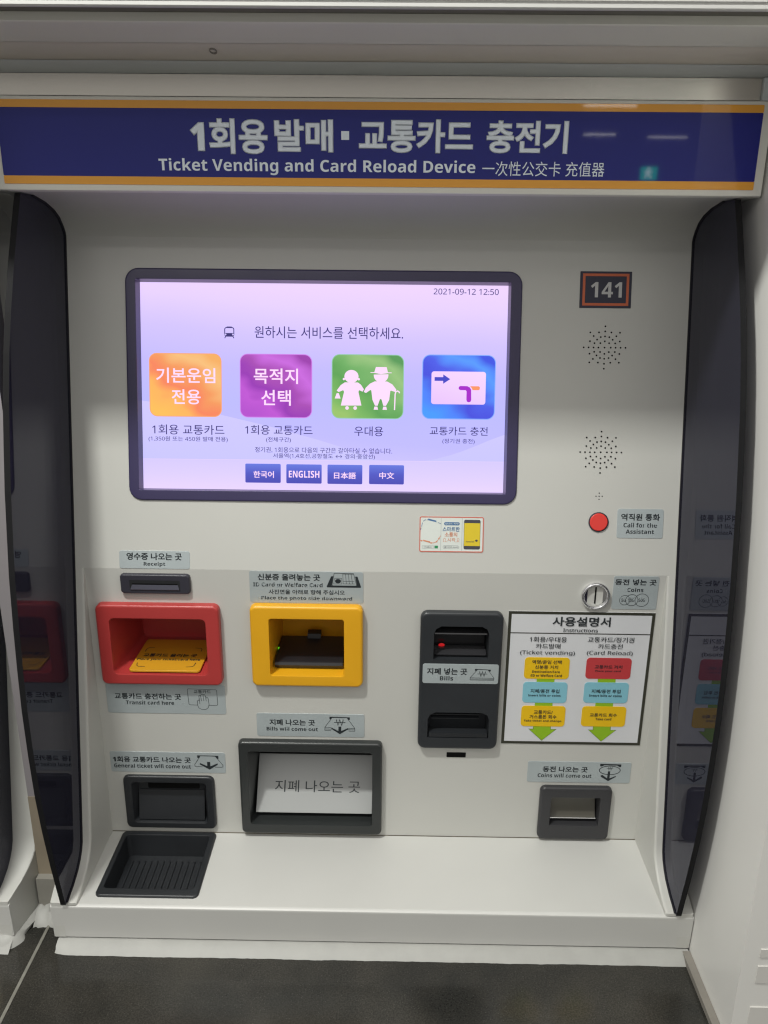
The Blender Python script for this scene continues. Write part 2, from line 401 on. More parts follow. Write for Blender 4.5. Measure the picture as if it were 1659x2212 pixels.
gw = thing('gap_wall', 'beige and grey filler wall in the narrow gap between the two ticket machines', 'wall', (-.549, -.1, FZ))
def gobj(name, bm, m, label=None):
    o = obj(name, bm, m, None, None, label, 40); o.data.transform(Matrix.Translation(-Vector(gw.location))); o.parent = gw; return o
gobj('beige_panel', box(-.5640, -.098, -.977, -.5225, -.06, -.830), GAPW)
gobj('mauve_panel', box(-.5640, -.097, -.8298, -.5225, -.06, .16), mat('gap_mauve', (.30, .28, .29), .6, .3, var=.06, scale=8))
gobj('grey_panel', box(-.5640, -.110, -1.03, -.5225, -.097, -.9765), GAPG)
sb = bmesh.new()
for i in range(13):
    x = -.5640 + .047*i/12
    prof = [(-.110, -1.026+random.uniform(-.004, .004)), (-.120+random.uniform(-.003, .003), -1.029), (-.132+random.uniform(-.004, .003), -1.038), (-.138+random.uniform(-.003, .003), -1.0448)]
    row = [sb.verts.new((x, y, z)) for y, z in prof]
    if i:
        for a in range(3): sb.faces.new((prev[a], row[a], row[a+1], prev[a+1]))
    prev = row
gobj('gap_sealant', sb, SEAL)

# bulkhead trim over the machines: strips with real steps
bk = thing('bulkhead', 'grey and beige stepped bulkhead with white fascia above the ticket machines', 'bulkhead', (-.2, 0, .2))
def bobj(name, prof, m, x0=-1.9, x1=.4665, smooth=40):
    o = obj(name, prism(prof, x0, x1), m, None, None, None, smooth); o.data.transform(Matrix.Translation(-Vector(bk.location))); o.parent = bk; return o
bobj('steel_strip', [(-.034, .1715), (-.034, .1965), (.3, .1965), (.3, .1715)], STEEL, XL+.004, .4525)
bobj('trim_end', [(-.040, .1705), (-.040, .1965), (.3, .1965), (.3, .1705)], TRIML, .4530)
bobj('blue_grey_trim', [(-.0405, .1972), (-.0740, .2041), (.3, .2041), (.3, .1972)], TRIML)
bobj('beige_trim', [(-.0742, .2046), (-.1195, .2136), (-.1205, .2128), (-.1225, .2132), (.3, .2142), (.3, .2046)], TRIMB)
bobj('grey_trim', [(-.1222, .2138), (-.1240, .2132), (-.1310, .2146), (-.1325, .2164), (-.1540, .2208), (-.1562, .2200), (-.1690, .2226), (-.1712, .2245), (-.1712, .2330), (.3, .2330), (.3, .2145)], TRIM)
bobj('fascia_underside', [(-.1705, .2332), (-.2240, .2332), (-.2240, .2345), (.3, .2345), (.3, .2332)], FASCIA_SHADE)
bobj('fascia', [(-.2242, .2248), (-.2285, .2248), (-.2300, .2262), (-.2300, .2292), (-.2285, .2300), (-.2285, .2310), (-.2310, .2322), (-.2310, .60), (.3, .60), (.3, .2347), (-.2242, .2347)], FASCIA)
hk = bmesh.new(); a = circ(-.2165, -.1010, .0044, 20, .0075); b = circ(-.2165, -.1010, .0034, 20, .0050)
BS = .2136-.2046; BZZ = lambda y: .2046+(-.0742-y)*.2
A = [[hk.verts.new((x, y, BZZ(y)-d)) for x, y in p] for d, p in ((-.001, a), (.0012, a), (.0012, b), (-.001, b))]
for r0, r1 in zip(A, A[1:]+A[:1]):
    for i in range(20): hk.faces.new((r0[i], r0[(i+1) % 20], r1[(i+1) % 20], r1[i]))
o = obj('ring', hk, SKIRT, None, None, 'tiny dark oval ring on the beige band', 50); o.data.transform(Matrix.Translation(-Vector(bk.location))); o.parent = bk

# ================================================================== ticket machine
MACH = thing('ticket_machine', 'cream ticket vending machine with lit purple touch screen and blue header sign', 'ticket machine', ROOT, 'ticket machines side by side along the wall')
SL = math.tan(TILT)
def fy(z): return SL*(z-ZC)
COVE = [(-.046, .0575), (0, .0555), (.040, .0480), (.068, .0390), (.086, .0290), (.0970, .0170), (.1020, .0085), (fy(.003), .003)]
FRONT_LOW = [(0, ZC), (fy(-.70), -.70), (fy(-.905), -.905), (-.0925, -.917), (-.099, -.929), (-.108, -.939), (-.120, -.948), (-.140, -.957), (-.158, -.962), (-.1705, -.966), (-.1705, -.9705)]
# flanks, back and cheeks
def flank(xi, xo, draft, bm):
    prof = COVE + FRONT_LOW + [(-.1695, -1.032), (-.10, -1.032), (.36, -1.032), (.36, .168), (-.03, .168)]
    s_ = 1 if xo > xi else -1; d = lambda y: max(0, min(1, (y+.17)/.07))*draft*s_
    a_ = [bm.verts.new((xi, y, z)) for y, z in prof]; e_ = [bm.verts.new((xo+d(y)-s_*.0015, y, z)) for y, z in prof]
    b_ = [bm.verts.new((xo+d(y), y+(.002 if y < .3 else 0), z)) for y, z in prof]; k = len(prof)
    for r0, r1 in ((a_, e_), (e_, b_)):
        for i in range(k): bm.faces.new((r0[i], r1[i], r1[(i+1) % k], r0[(i+1) % k]))
    bm.faces.new(a_)
    n_ = len(COVE)+len(FRONT_LOW)+1; mids = []; backs = []
    for i in range(n_+1):
        y_, z_ = prof[i]; mids.append(bm.verts.new((xo+draft*s_, max(y_, -.10)+.004, z_))); backs.append(bm.verts.new((xo+draft*s_, .36, z_)))
    for i in range(n_):
        bm.faces.new((b_[i], mids[i], mids[i+1], b_[i+1])); bm.faces.new((mids[i], backs[i], backs[i+1], mids[i+1]))
    return bm
def cabinet_bm(left_draft, right_draft):
    bm = bmesh.new(); flank(-.4985, XL, left_draft, bm); flank(.4452, XR, right_draft, bm); box(-.4984, .33, -1.032, .4451, .36, .168, bm); return bm
cabinet = obj('cabinet', cabinet_bm(.007, .001), PAINT, MACH, smooth=28)
def cheek(xo, xi):
    s = 1 if xi > xo else -1; bm = bmesh.new(); rows = []
    for x, d in ((xo, 0), (xi-s*.0042, 0), (xi-s*.0022, .0006), (xi-s*.0007, .0022), (xi, .0045)):
        row = []
        for i, (y, z) in enumerate(FRONT_LOW):
            lim = .0008 if z < ZC-.0001 else 0
            row.append((x, min(y+d, lim) if z > -.93 else y+d*.8, z if z > -.93 else z-d*.25))
        row += [(x, .0008, -.9705)]
        rows.append(row)
    return loft(rows, True, True)
obj('side_cheek', cheek(-.4984, -.4752), PAINT, MACH, smooth=32)
obj('side_cheek', cheek(.4451, .4222), PAINT, MACH, smooth=32)
# upper panel with the screen opening, and the cove that turns into the header's underside
HOLE_S = (-.394, .114, .179, .444)
up_bm = hole_sheet((-.4984, 0, .4451, (.003-ZC)/math.cos(TILT)), HOLE_S); bmesh.ops.transform(up_bm, matrix=UPP, verts=up_bm.verts)
a = COVE
rows = [[up_bm.verts.new((x, y, z)) for y, z in a] for x in (-.4984, .4451)]
for i in range(len(a)-1): up_bm.faces.new((rows[0][i+1], rows[1][i+1], rows[1][i], rows[0][i]))
bmesh.ops.remove_doubles(up_bm, verts=up_bm.verts, dist=1e-5)
obj('upper_panel', up_bm, PAINT, MACH, smooth=40)
# lower panel with openings for the trays
R_REC = (-.4213, -.5231, -.3092, -.4909); R_RED = (-.4611, -.6789, -.268, -.5399); R_YEL = (-.2204, -.6784, -.0439, -.5385)
R_BILL = (.0459, -.7901, .175, -.546); R_OUT = (-.2492, -.9618, -.012, -.7825); R_TKT = (-.4471, -.9594, -.2938, -.8558); R_COIN = (.2533, -.9664, .3731, -.863)
lp = holes_sheet((-.4752, -.971, .4222, ZC), [inset(r, .006) for r in (R_RED, R_YEL, R_BILL, R_OUT, R_TKT, R_COIN)])
obj('front_panel', lp, PAINT, MACH, LOW)
# counter and plinth
R_TRAY = (-.4551, -.1522, -.294, -.0025)
ct = holes_sheet((XL-.0004, -.1655, XR+.0004, .002), [inset(R_TRAY, .006)])
bmesh.ops.transform(ct, matrix=TOP, verts=ct.verts)
e = [(-.1655, -.971), (-.1685, -.9716), (-.1705, -.9733), (-.1712, -.9760), (-.1690, -1.032), (-.10, -1.032)]
rows = [[ct.verts.new((x, y, z)) for y, z in e] for x in (XL-.0004, XR+.0004)]
for i in range(len(e)-1): ct.faces.new((rows[0][i], rows[0][i+1], rows[1][i+1], rows[1][i]))
for r in rows: ct.faces.new([*r, ct.verts.new((r[0].co.x, -.10, -.971))])
bmesh.ops.remove_doubles(ct, verts=ct.verts, dist=1e-5)
obj('counter', ct, COUNTER, MACH, smooth=32)
SEAMM = mat('seam_dirt', (.11, .095, .065), .8, .1, var=.4, scale=60)
obj('seam', box(-.4750, -.0007, -.9712, .4220, .0005, -.9699), SEAMM, MACH)
# white sealant bead at the foot
def bead(x0, x1, n, seed):
    rnd = random.Random(seed); bm = bmesh.new(); prev = None; drift = 0
    for i in range(n+1):
        x = x0+(x1-x0)*i/n; drift = drift*.92+rnd.uniform(-.0003, .0003)
        end = max(0, 1-(x-x0)/.02) if i < n*.06 else 0
        w = -.1925+drift+rnd.uniform(-.0002, .0002)*(3 if rnd.random() < .06 else 1)+(.004*end+rnd.uniform(-.0012, .0012)*end)
        prof = [(-.150, -1.0338), (-.1655, -1.0342+rnd.uniform(-.0001, .0001)), (-.1735, -1.0356), (-.1815, -1.0388+rnd.uniform(-.0001, .0001)), ((w-.1815)/2, -1.0420), (w, -1.0449)]
        row = [bm.verts.new((x+rnd.uniform(-.0006, .0006)*end, y, z)) for y, z in prof]
        if prev:
            for k in range(5): bm.faces.new((prev[k], row[k], row[k+1], prev[k+1]))
        else: bm.faces.new(row)
        prev = row
    return bm
obj('sealant', bead(-.5105, .4645, 190, 3), SEAL, MACH, smooth=60)

# header box and its sign
hd = prism([(-.046, .0572), (-.0495, .0590), (-.0500, .0625), (-.0500, .1665), (-.0490, .1685), (.10, .1685), (.10, .0585), (0, .0565)], -.513, .4635)
header = obj('header', hd, TRIM, MACH, smooth=35)
obj('sign_panel', soft_slab((-.5025, .0757, .4525, .1552), .0012, 0, .0012, .00015, n=3), SIGNB, header, SGN)
obj('stripe', soft_slab((-.5025, .0660, .4525, .0757), .001, 0, .0012, .00015, n=3), SIGNO, header, SGN)
obj('stripe', soft_slab((-.5025, .1552, .4525, .1642), .001, 0, .0012, .00015, n=3), SIGNO, header, SGN)
F = Flat()
for s_, *r in (('1회용', -.2608, .1028, -.1629, .1444), ('발매', -.1548, .1057, -.0804, .1441), ('교통카드', -.0485, .1058, .0952, .1451), ('충전기', .1115, .1063, .2137, .1445)): F.text(s_, *r, weight=.042)
F.rect(-.0705, .1206, -.0606, .1307)
F.text('Ticket Vending and Card Reload Device', -.3026, .0787, .0991, .0978, weight=.024); F.text('一次性公交卡 充值器', .1079, .08, .262, .0973, weight=0)
F.build('lettering', SIGNT, header, SGN, .0014)

# smoked glass wings
WING = [(-.036, .0555), (-.06, .01), (-.08, -.03), (-.107, -.09), (-.126, -.14), (-.145, -.2), (-.160, -.26), (-.172, -.31), (-.183, -.37), (-.192, -.42), (-.2, -.49), (-.205, -.55), (-.2085, -.61), (-.2085, -.68), (-.206, -.75), (-.2, -.81), (-.19, -.88), (-.1745, -.966)]
for y, z in reversed(COVE[1:] + FRONT_LOW[1:-1]): WING.append((y-.0008, z-.0006 if z > 0 else z))
def wing(x0, x1):
    bm = prism(WING, x0, x1); bmesh.ops.recalc_face_normals(bm, faces=bm.faces); bm.faces.ensure_lookup_table()
    for i, f in enumerate(bm.faces): f.material_index = 1 if i < len(WING) else 0
    return bm
def gasket(x0, x1):
    line = COVE[1:] + FRONT_LOW[1:-1]; bm = bmesh.new(); prev = None
    for i, (y, z) in enumerate(line):
        y0, z0 = line[max(0, i-1)]; y1, z1 = line[min(len(line)-1, i+1)]; t = Vector((y1-y0, z1-z0)).normalized(); n_ = Vector((t.y, -t.x))
        if n_.x > 0: n_ = -n_
        row = [bm.verts.new((x, y+n_.x*d, z+n_.y*d)) for x, d in ((x0, -.0004), (x0, .0022), (x1, .0022), (x1, -.0004))]
        if prev:
            for k in range(3): bm.faces.new((prev[k], row[k], row[k+1], prev[k+1]))
        prev = row
    return bm
for g0, g1, s_ in ((GL-.0080, GL, 1), (GR, GR+.0080, -1)):
    w_ = obj('side_glass', wing(g0, g1), [GLASS, EDGE], MACH)
    obj('gasket', gasket(*((g1+.0001, g1+.0018) if s_ > 0 else (g0-.0018, g0-.0001))), mat('gasket_black', (.012, .011, .016), .5, .3, var=0), w_)

# ------------------------------------------------------------------ touch screen
BZ = (-.4022, .1062, .1879, .4524); BI = (-.3865, .1221, .1711, .4363); DI = (-.3858, .1228, .1698, .4349)
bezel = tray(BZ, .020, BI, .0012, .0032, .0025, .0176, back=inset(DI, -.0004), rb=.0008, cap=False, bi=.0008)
BEZ = mat('bezel_black_screen_tint', (.038, .031, .090), .34, .5, var=.04, scale=15)  # black frame; the screen's violet spill is put into its colour
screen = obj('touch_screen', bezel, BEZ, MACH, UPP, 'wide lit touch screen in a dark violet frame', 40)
DISP = emit_ramp('display_picture', [(0, (205, 196, 255)), (.16, (197, 189, 255)), (.26, (187, 182, 255)), (.42, (184, 182, 255)), (.58, (190, 182, 255)), (.75, (205, 190, 255)), (.9, (224, 202, 255)), (1, (232, 206, 253))], wx=.10, wz=1, warp=.10, wscale=1.6, off=-.05)
S = -.0179
def flat_on_screen(name, fn, material, off, label=None):
    F = Flat(); fn(F); return F.build(name, material, screen, UPP, S+off, label)
obj('display', slab(rr(*DI, .0005, 2), -.003, 0), DISP, screen, UPP @ Matrix.Translation((0, 0, S)))
def hills(F):
    v0 = .1695
    F.poly([(DI[0], v0), (-.02, .1695), (-.0827, .1909), (-.1167, .2009), (-.18, .218), (-.2632, .2369), (-.32, .249), (DI[0], .2575)])
    F.poly([(.045, .1697), (DI[2], .1703), (DI[2], .2119), (.150, .2045), (.128, .1950), (.108, .1868), (.088, .1797), (.066, .1738)])
flat_on_screen('hill_band', hills, emit_ramp('hill_light', [(0, (196, 192, 255)), (1, (203, 196, 255))]), .0001)
flat_on_screen('button_strip', lambda F: F.poly([(DI[0], DI[1]), (DI[2], DI[1]), (DI[2], .1702), (DI[0], .1684)]), emit_ramp('strip_light', [(0, (226, 206, 254)), (.5, (216, 201, 255)), (1, (208, 196, 255))]), .00015)
flat_on_screen('divider_line', lambda F: F.poly([(DI[0], .1682), (DI[2], .1700), (DI[2], .1706), (DI[0], .1688)]), emit('line_pink', srgb(228, 208, 255)), .0002)
ICONS = [((-.3742, .2336, -.2632, .3298), 'orange', [(0, (246, 186, 88)), (.28, (248, 176, 92)), (.46, (240, 130, 92)), (.62, (238, 150, 92)), (.8, (240, 186, 120)), (1, (238, 170, 96))], (244, 168, 120)),
         ((-.2355, .2336, -.1250, .3301), 'purple', [(0, (176, 78, 200)), (.25, (186, 84, 206)), (.42, (148, 56, 176)), (.6, (164, 74, 176)), (.78, (196, 102, 216)), (1, (152, 62, 168))], (206, 130, 230)),
         ((-.0955, .2336, .0147, .3309), 'green', [(0, (150, 190, 104)), (.2, (120, 178, 96)), (.42, (92, 158, 84)), (.6, (112, 172, 100)), (.8, (148, 190, 124)), (1, (88, 150, 88))], (150, 200, 170)),
         ((.0423, .2345, .1538, .3318), 'blue', [(0, (70, 150, 250)), (.22, (76, 128, 244)), (.42, (70, 78, 216)), (.6, (76, 92, 226)), (.8, (86, 150, 250)), (1, (64, 84, 222))], (130, 170, 250))]
ICO = []
for rc, nm, st, rim in ICONS:
    b_ = obj('menu_icon', soft_slab(rc, .012, 0, .0004, .0002, n=8), emit('rim_'+nm, srgb(*rim)), screen, UPP @ Matrix.Translation((0, 0, S+.0001)), nm+' menu square on the screen')
    flat_on_screen('icon_face', lambda F, rc=rc: F.rr(*inset(rc, .0013), .0108, 8), emit_ramp('face_'+nm, st, wx=.55, wz=.62, warp=.45, wscale=2.2, off=-.06), .0006)
PINK = emit('screen_white', srgb(255, 220, 252)); NAVYT = emit('screen_navy', srgb(58, 50, 112))
def menu_text(F):
    for s_, *r in (('기본운임', -.3634, .2848, -.2728, .3077), ('전용', -.3399, .2526, -.2956, .2753), ('목적지', -.2142, .2851, -.1466, .3083), ('선택', -.2029, .2522, -.1575, .2759)): F.text(s_, *r, weight=.014)
flat_on_screen('lettering', menu_text, PINK, .0009)
def couple(F):
    M_ = mapper((110, 772, 663, 1268), (-.0955, .2336, .0147, .3309)); k = .000199
    F.disc(*M_(262, 942), 54*k, 28, 50*k*.98); F.disc(*M_(204, 963), 9*k, 10); F.disc(*M_(318, 963), 9*k, 10)
    F.poly([M_(*p) for p in ((212, 988), (312, 988), (335, 1005), (358, 1040), (348, 1058), (322, 1047), (316, 1060), (340, 1165), (182, 1167), (206, 1062), (200, 1048), (165, 1063), (150, 1052), (180, 1010))])
    F.poly([M_(*p) for p in ((150, 1072), (166, 1072), (180, 1113), (135, 1113))])
    F.disc(*M_(230, 1185), 14*k, 12); F.disc(*M_(292, 1185), 14*k, 12)
    F.poly([M_(*p) for p in ((448, 868), (530, 868), (540, 908), (569, 909), (569, 914), (540, 914), (488, 922), (440, 914), (407, 913), (407, 908), (436, 908))])
    F.poly([M_(488+56*math.cos(math.radians(q)), 930+56*math.sin(math.radians(q))) for q in range(-8, 190, 12)])
    F.poly([M_(*p) for p in ((440, 978), (535, 978), (575, 1000), (606, 1040), (598, 1058), (568, 1048), (560, 1050), (552, 1120), (528, 1165), (508, 1165), (494, 1118), (487, 1112), (480, 1118), (464, 1165), (444, 1165), (424, 1120), (415, 1050), (408, 1044), (374, 1068), (357, 1060), (372, 1028), (404, 996))])
    F.poly([M_(*p) for p in ((440, 1172), (462, 1172), (468, 1196), (434, 1196))]); F.poly([M_(*p) for p in ((508, 1172), (530, 1172), (536, 1196), (502, 1196))])
    F.stroke([M_(*p) for p in ((594, 1197), (597, 1075), (603, 1055), (616, 1050), (628, 1058), (631, 1067))], .0018)
flat_on_screen('pictogram', couple, PINK, .0009)
flat_on_screen('card_picture', lambda F: F.rr(.0565, .2572, .1391, .3066, .004), emit_ramp('card_pink', [(0, (226, 190, 244)), (.5, (234, 202, 250)), (1, (240, 208, 254))], wx=.3, wz=.7), .0009)
def arrow_blue(F):
    M_ = mapper((900, 925, 1020, 998), (.0612, .288, .085, .3023)); F.poly([M_(*p) for p in ((900, 947), (966, 947), (966, 926), (1020, 962), (966, 998), (966, 976), (900, 976))])
flat_on_screen('arrow', arrow_blue, emit('arrow_blue', srgb(70, 72, 196)), .0012)
def tee(F):
    M_ = mapper((1083, 1015, 1182, 1140), (.0979, .2605, .1175, .285))
    F.poly([M_(*p) for p in ((1098, 1015), (1150, 1016), (1170, 1026), (1180, 1044), (1182, 1122), (1176, 1136), (1163, 1140), (1150, 1135), (1145, 1122), (1145, 1056), (1138, 1047), (1098, 1047), (1086, 1041), (1083, 1031), (1087, 1020))])
flat_on_screen('logo_bar', tee, emit('logo_purple', srgb(166, 40, 200)), .0012)
flat_on_screen('logo_bar', lambda F: F.poly([(.1153, .2848), (.1285, .2848), (.1302, .2834), (.1302, .2803), (.1285, .2789), (.1193, .2789), (.1180, .2818)]), emit('logo_orange', srgb(250, 150, 100)), .0012)
BTN = emit_ramp('button_blue', [(0, (70, 70, 172)), (.5, (78, 84, 190)), (1, (98, 116, 216))])
for rc in ((-.2279, .1337, -.1732, .1631), (-.1646, .1334, -.11, .1629), (-.1011, .1333, -.0473, .1630), (-.0369, .1337, .0168, .1634)):
    obj('language_button', soft_slab(rc, .0018, 0, .0004, .0002, n=4), BTN, screen, UPP @ Matrix.Translation((0, 0, S+.0001)))
def lang(F):
    for s_, *r in (('한국어', -.2152, .1414, -.1837, .1518), ('ENGLISH', -.1607, .1424, -.1135, .1530), ('日本語', -.091, .1414, -.0573, .1516), ('中文', -.0212, .1422, .0018, .1524)): F.text(s_, *r, weight=.016)
flat_on_screen('lettering', lang, PINK, .0008)
def navy(F):
    for s_, *r in (('2021-09-12 12:50', .0575, .4209, .1553, .4297), ('원하시는 서비스를 선택하세요.', -.2127, .3535, .0126, .3714), ('1회용 교통카드', -.3708, .2064, -.2596, .2215), ('(1,350원 또는 450원 발매 전용)', -.3767, .1951, -.2547, .2036), ('1회용 교통카드', -.2279, .2077, -.1242, .2222), ('(전체구간)', -.1956, .1957, -.1575, .2041), ('우대용', -.0603, .2074, -.016, .2222), ('교통카드 충전', .0553, .21, .1438, .2233), ('(정기권 충전)', .0749, .1967, .1243, .205), ('정기권, 1회용으로 다음의 구간은 갈아타실 수 없습니다.', -.2128, .1802, -.0019, .1889), ('서울역(1,4호선,공항철도 ↔ 경의·중앙선)', -.1849, .1712, -.0282, .1796)): F.text(s_, *r, weight=.004)
    M_ = mapper((943, 560, 1021, 648), (-.2587, .3527, -.2433, .3698))
    F.stroke([M_(*p) for p in rr(947, 566, 1017, 632, 14, 4)], .0014, True); F.rect(*M_(948, 632), *M_(1016, 608)); F.rect(*M_(962, 568), *M_(1002, 558))
    F.stroke([M_(955, 632), M_(946, 648)], .0013); F.stroke([M_(1009, 632), M_(1018, 648)], .0013)
flat_on_screen('lettering', navy, NAVYT, .0005)
flat_on_screen('train_lamps', lambda F: (F.disc(-.2567, .3583, .0014, 12), F.disc(-.2453, .3583, .0014, 12)), emit('lamp_lilac', srgb(205, 190, 250)), .0009)

# ------------------------------------------------------------------ label plates
BR = Flat
def label(rect, xf, lab, texts, r=.0035, picto=None, dots=(), wt=.026, parent=MACH, off=0):
    X = xf @ Matrix.Translation((0, 0, off))
    p = obj('label_plate', soft_slab(rect, r, -.0002, .0007, .0003, n=5), PLATE, parent, X, lab, 40)
    F = Flat()
    for t in texts: F.text(t[0], *t[1:5], weight=t[5] if len(t) > 5 else wt)
    F.build('lettering', INK, p, X, .0009)
    if picto:
        F = Flat(); picto(F); F.build('pictogram', INK, p, X, .0009)
    if dots:
        F = Flat(); rnd = random.Random(len(lab))
        for u, v, n_ in dots:
            for i in range(n_):
                for a_ in range(2):
                    for b_ in range(3):
                        if rnd.random() < .42: F.disc(u+i*.0062+a_*.0023, v-b_*.0023, .00062, 8)
        F.build('braille', DOTS, p, X, .0012)
    return p
label((-.4198, .0002, -.311, .0281), UPP, 'grey label reading Receipt above the receipt slot', [('영수증 나오는 곳', -.4085, .0137, -.3233, .025), ('Receipt', -.3823, .0033, -.3489, .0106, .02)])
def hand(F):
    M_ = mapper((1122, 1562, 1420, 1725), (-.3286, -.7213, -.2803, -.6914)); w = .0007
    F.stroke([M_(*p) for p in ((1218, 1724), (1140, 1722), (1130, 1712), (1122, 1572), (1130, 1562), (1408, 1568), (1416, 1577), (1420, 1712), (1412, 1724), (1332, 1724))], w)
    F.stroke([M_(*p) for p in ((1240, 1712), (1238, 1680), (1226, 1672), (1216, 1684), (1216, 1722), (1226, 1752), (1258, 1768), (1295, 1768), (1322, 1748), (1332, 1716), (1326, 1656), (1316, 1644), (1306, 1654))], w)
    F.stroke([M_(*p) for p in ((1238, 1680), (1234, 1632), (1242, 1622), (1252, 1630), (1258, 1682))], w); F.stroke([M_(*p) for p in ((1252, 1630), (1262, 1613), (1276, 1613), (1282, 1682))], w)
    F.stroke([M_(*p) for p in ((1276, 1618), (1290, 1616), (1300, 1630), (1306, 1684))], w); F.text('교통카드', -.3183, -.6994, -.2906, -.6932, weight=.012)
label((-.461, -.7376, -.2674, -.6841), LOW, 'grey label reading Transit card here with a hand drawing', [('교통카드 충전하는 곳', -.4477, -.7118, -.3394, -.7008), ('Transit card here', -.4302, -.7215, -.3515, -.7141)], picto=hand, dots=((-.440, -.7170, 2), (-.405, -.7185, 5), (-.347, -.7170, 3)))
def idpic(F):
    M_ = mapper((985, 145, 1332, 288), (-.1005, -.5102, -.0472, -.4865))
    F.poly([M_(*p) for p in ((1030, 178), (1045, 174), (1052, 178), (1036, 268), (1290, 268), (1272, 178), (1280, 174), (1296, 178), (1332, 280), (1328, 288), (990, 288), (985, 280))])
    F.stroke([M_(*p) for p in ((1062, 146), (1256, 146), (1286, 264), (1278, 272), (1046, 270), (1040, 262))], .0007, True)
    F.stroke([M_(*p) for p in ((1066, 196), (1138, 196), (1138, 252), (1056, 252))], .0005, True); F.disc(*M_(1100, 224), .0046, 18, .0037)
    for x in (1148, 1176, 1204, 1232): F.stroke([M_(x, 152), M_(x+4+(x-1148)*.12, 250)], .0005)
    for y in (152, 224, 250): F.stroke([M_(1148, y), M_(1256+(y-152)*.12, y)], .0005)
label((-.22, -.5371, -.0439, -.4843), LOW, 'grey label reading ID Card or Welfare Card above yellow frame', [('신분증 올려놓는 곳', -.2071, -.4997, -.1105, -.4886), ('ID Card or Welfare Card', -.2143, -.5102, -.1068, -.5032, .02), ('사진면을 아래로 향해 주십시오', -.1908, -.5227, -.0725, -.5148, .016), ('Place the photo side downward', -.2025, -.5336, -.0611, -.526, .02)], picto=idpic, dots=((-.208, -.505, 17), (-.2075, -.5262, 23)))
def billout(F):
    M_ = mapper((965, 1585, 1270, 1760), (-.1069, -.7714, -.0571, -.7387)); w = .0007
    F.poly([M_(*p) for p in ((1015, 1586), (1218, 1590), (1220, 1614), (1204, 1614), (1190, 1597), (1042, 1597), (1028, 1612), (1015, 1612))])
    F.stroke([M_(*p) for p in ((1035, 1604), (968, 1692), (966, 1724), (1030, 1726))], w); F.stroke([M_(*p) for p in ((1196, 1604), (1267, 1698), (1268, 1728), (1205, 1728))], w)
    F.stroke([M_(968, 1696), M_(1030, 1696)], w); F.stroke([M_(970, 1710), M_(1040, 1711)], w); F.stroke([M_(1204, 1700), M_(1267, 1700)], w); F.stroke([M_(1196, 1713), M_(1266, 1714)], w)
    F.poly([M_(*p) for p in ((1032, 1694), (1104, 1728), (1104, 1684), (1132, 1684), (1132, 1728), (1202, 1696), (1202, 1710), (1118, 1760), (1034, 1708))])
    won(F, M_, 1118, 1642, 92, 58)
def won(F, M_, cx, cy, w_, h_):
    P_ = [(cx-w_*.38, cy-h_/2), (cx-w_*.2, cy+h_/2), (cx, cy-h_/2), (cx+w_*.2, cy+h_/2), (cx+w_*.38, cy-h_/2)]
    a_ = M_(0, 0); b_ = M_(10, 0); k = (b_[0]-a_[0])/10; F.stroke([M_(*p) for p in P_], 8*k*h_/58); F.stroke([M_(cx-w_*.62, cy), M_(cx+w_*.62, cy)], 6*k*h_/58)
label((-.2181, -.7772, -.0415, -.7341), LOW, 'grey label reading Bills will come out', [('지폐 나오는 곳', -.1972, -.7563, -.1227, -.7451), ('Bills will come out', -.2023, -.7664, -.118, -.7593)], picto=billout, dots=((-.175, -.7575, 8),))
def tickpic(F):
    M_ = mapper((1150, 757, 1462, 910), (-.3253, -.8437, -.2773, -.8163)); w = .0008
    F.poly([M_(*p) for p in ((1185, 757), (1414, 759), (1414, 790), (1396, 788), (1378, 766), (1218, 765), (1202, 786), (1185, 784))])
    F.stroke([M_(*p) for p in ((1210, 775), (1152, 858), (1155, 874), (1168, 880), (1235, 880))], w); F.stroke([M_(*p) for p in ((1390, 776), (1460, 862), (1458, 876), (1446, 882), (1372, 882))], w)
    F.poly([M_(*p) for p in ((1208, 838), (1288, 872), (1288, 826), (1322, 826), (1322, 874), (1402, 840), (1402, 856), (1312, 910), (1210, 856))])
label((-.466, -.8504, -.2734, -.811), LOW, 'grey label reading General ticket will come out', [('1회용 교통카드 나오는 곳', -.4617, -.8315, -.3311, -.8204), ('General ticket will come out', -.4605, -.8422, -.3316, -.8343)], picto=tickpic, dots=((-.43, -.8335, 6), (-.345, -.8345, 3)))
def coinpic(F):
    M_ = mapper((988, 295, 1225, 482), (.3486, -.8535, .3846, -.8201))
    F.poly([M_(*p) for p in ((994, 295), (1225, 299), (1224, 328), (1204, 326), (1180, 312), (1040, 310), (1014, 324), (994, 322))])
    F.ring([M_(*p) for p in circ(1105, 365, 118, 32, 50)], [M_(*p) for p in circ(1105, 365, 110, 32, 43)])
    F.poly([M_(*p) for p in ((1014, 420), (1030, 416), (1084, 452), (1086, 375), (1112, 375), (1110, 452), (1172, 426), (1184, 432), (1098, 482), (1012, 434))])
    won(F, M_, 1106, 345, 58, 36)
label((.2301, -.8575, .4013, -.8172), LOW, 'grey label reading Coins will come out', [('동전 나오는 곳', .2552, -.8375, .3298, -.8265), ('Coins will come out', .2475, -.8479, .3369, -.8402)], picto=coinpic, dots=((.275, -.8385, 7),))
def coins3(F):
    for (u, v, r_) in ((.3609, -.5247, .0080), (.3717, -.5245, .0094), (.3872, -.5244, .0106)): F.circle(u, v, r_, .0007)
    F.text('50', .3555, -.5276, .3625, -.5222, .01); F.text('100', .3658, -.5274, .3752, -.5218, .01); F.text('500', .382, -.5271, .3919, -.5216, .01)
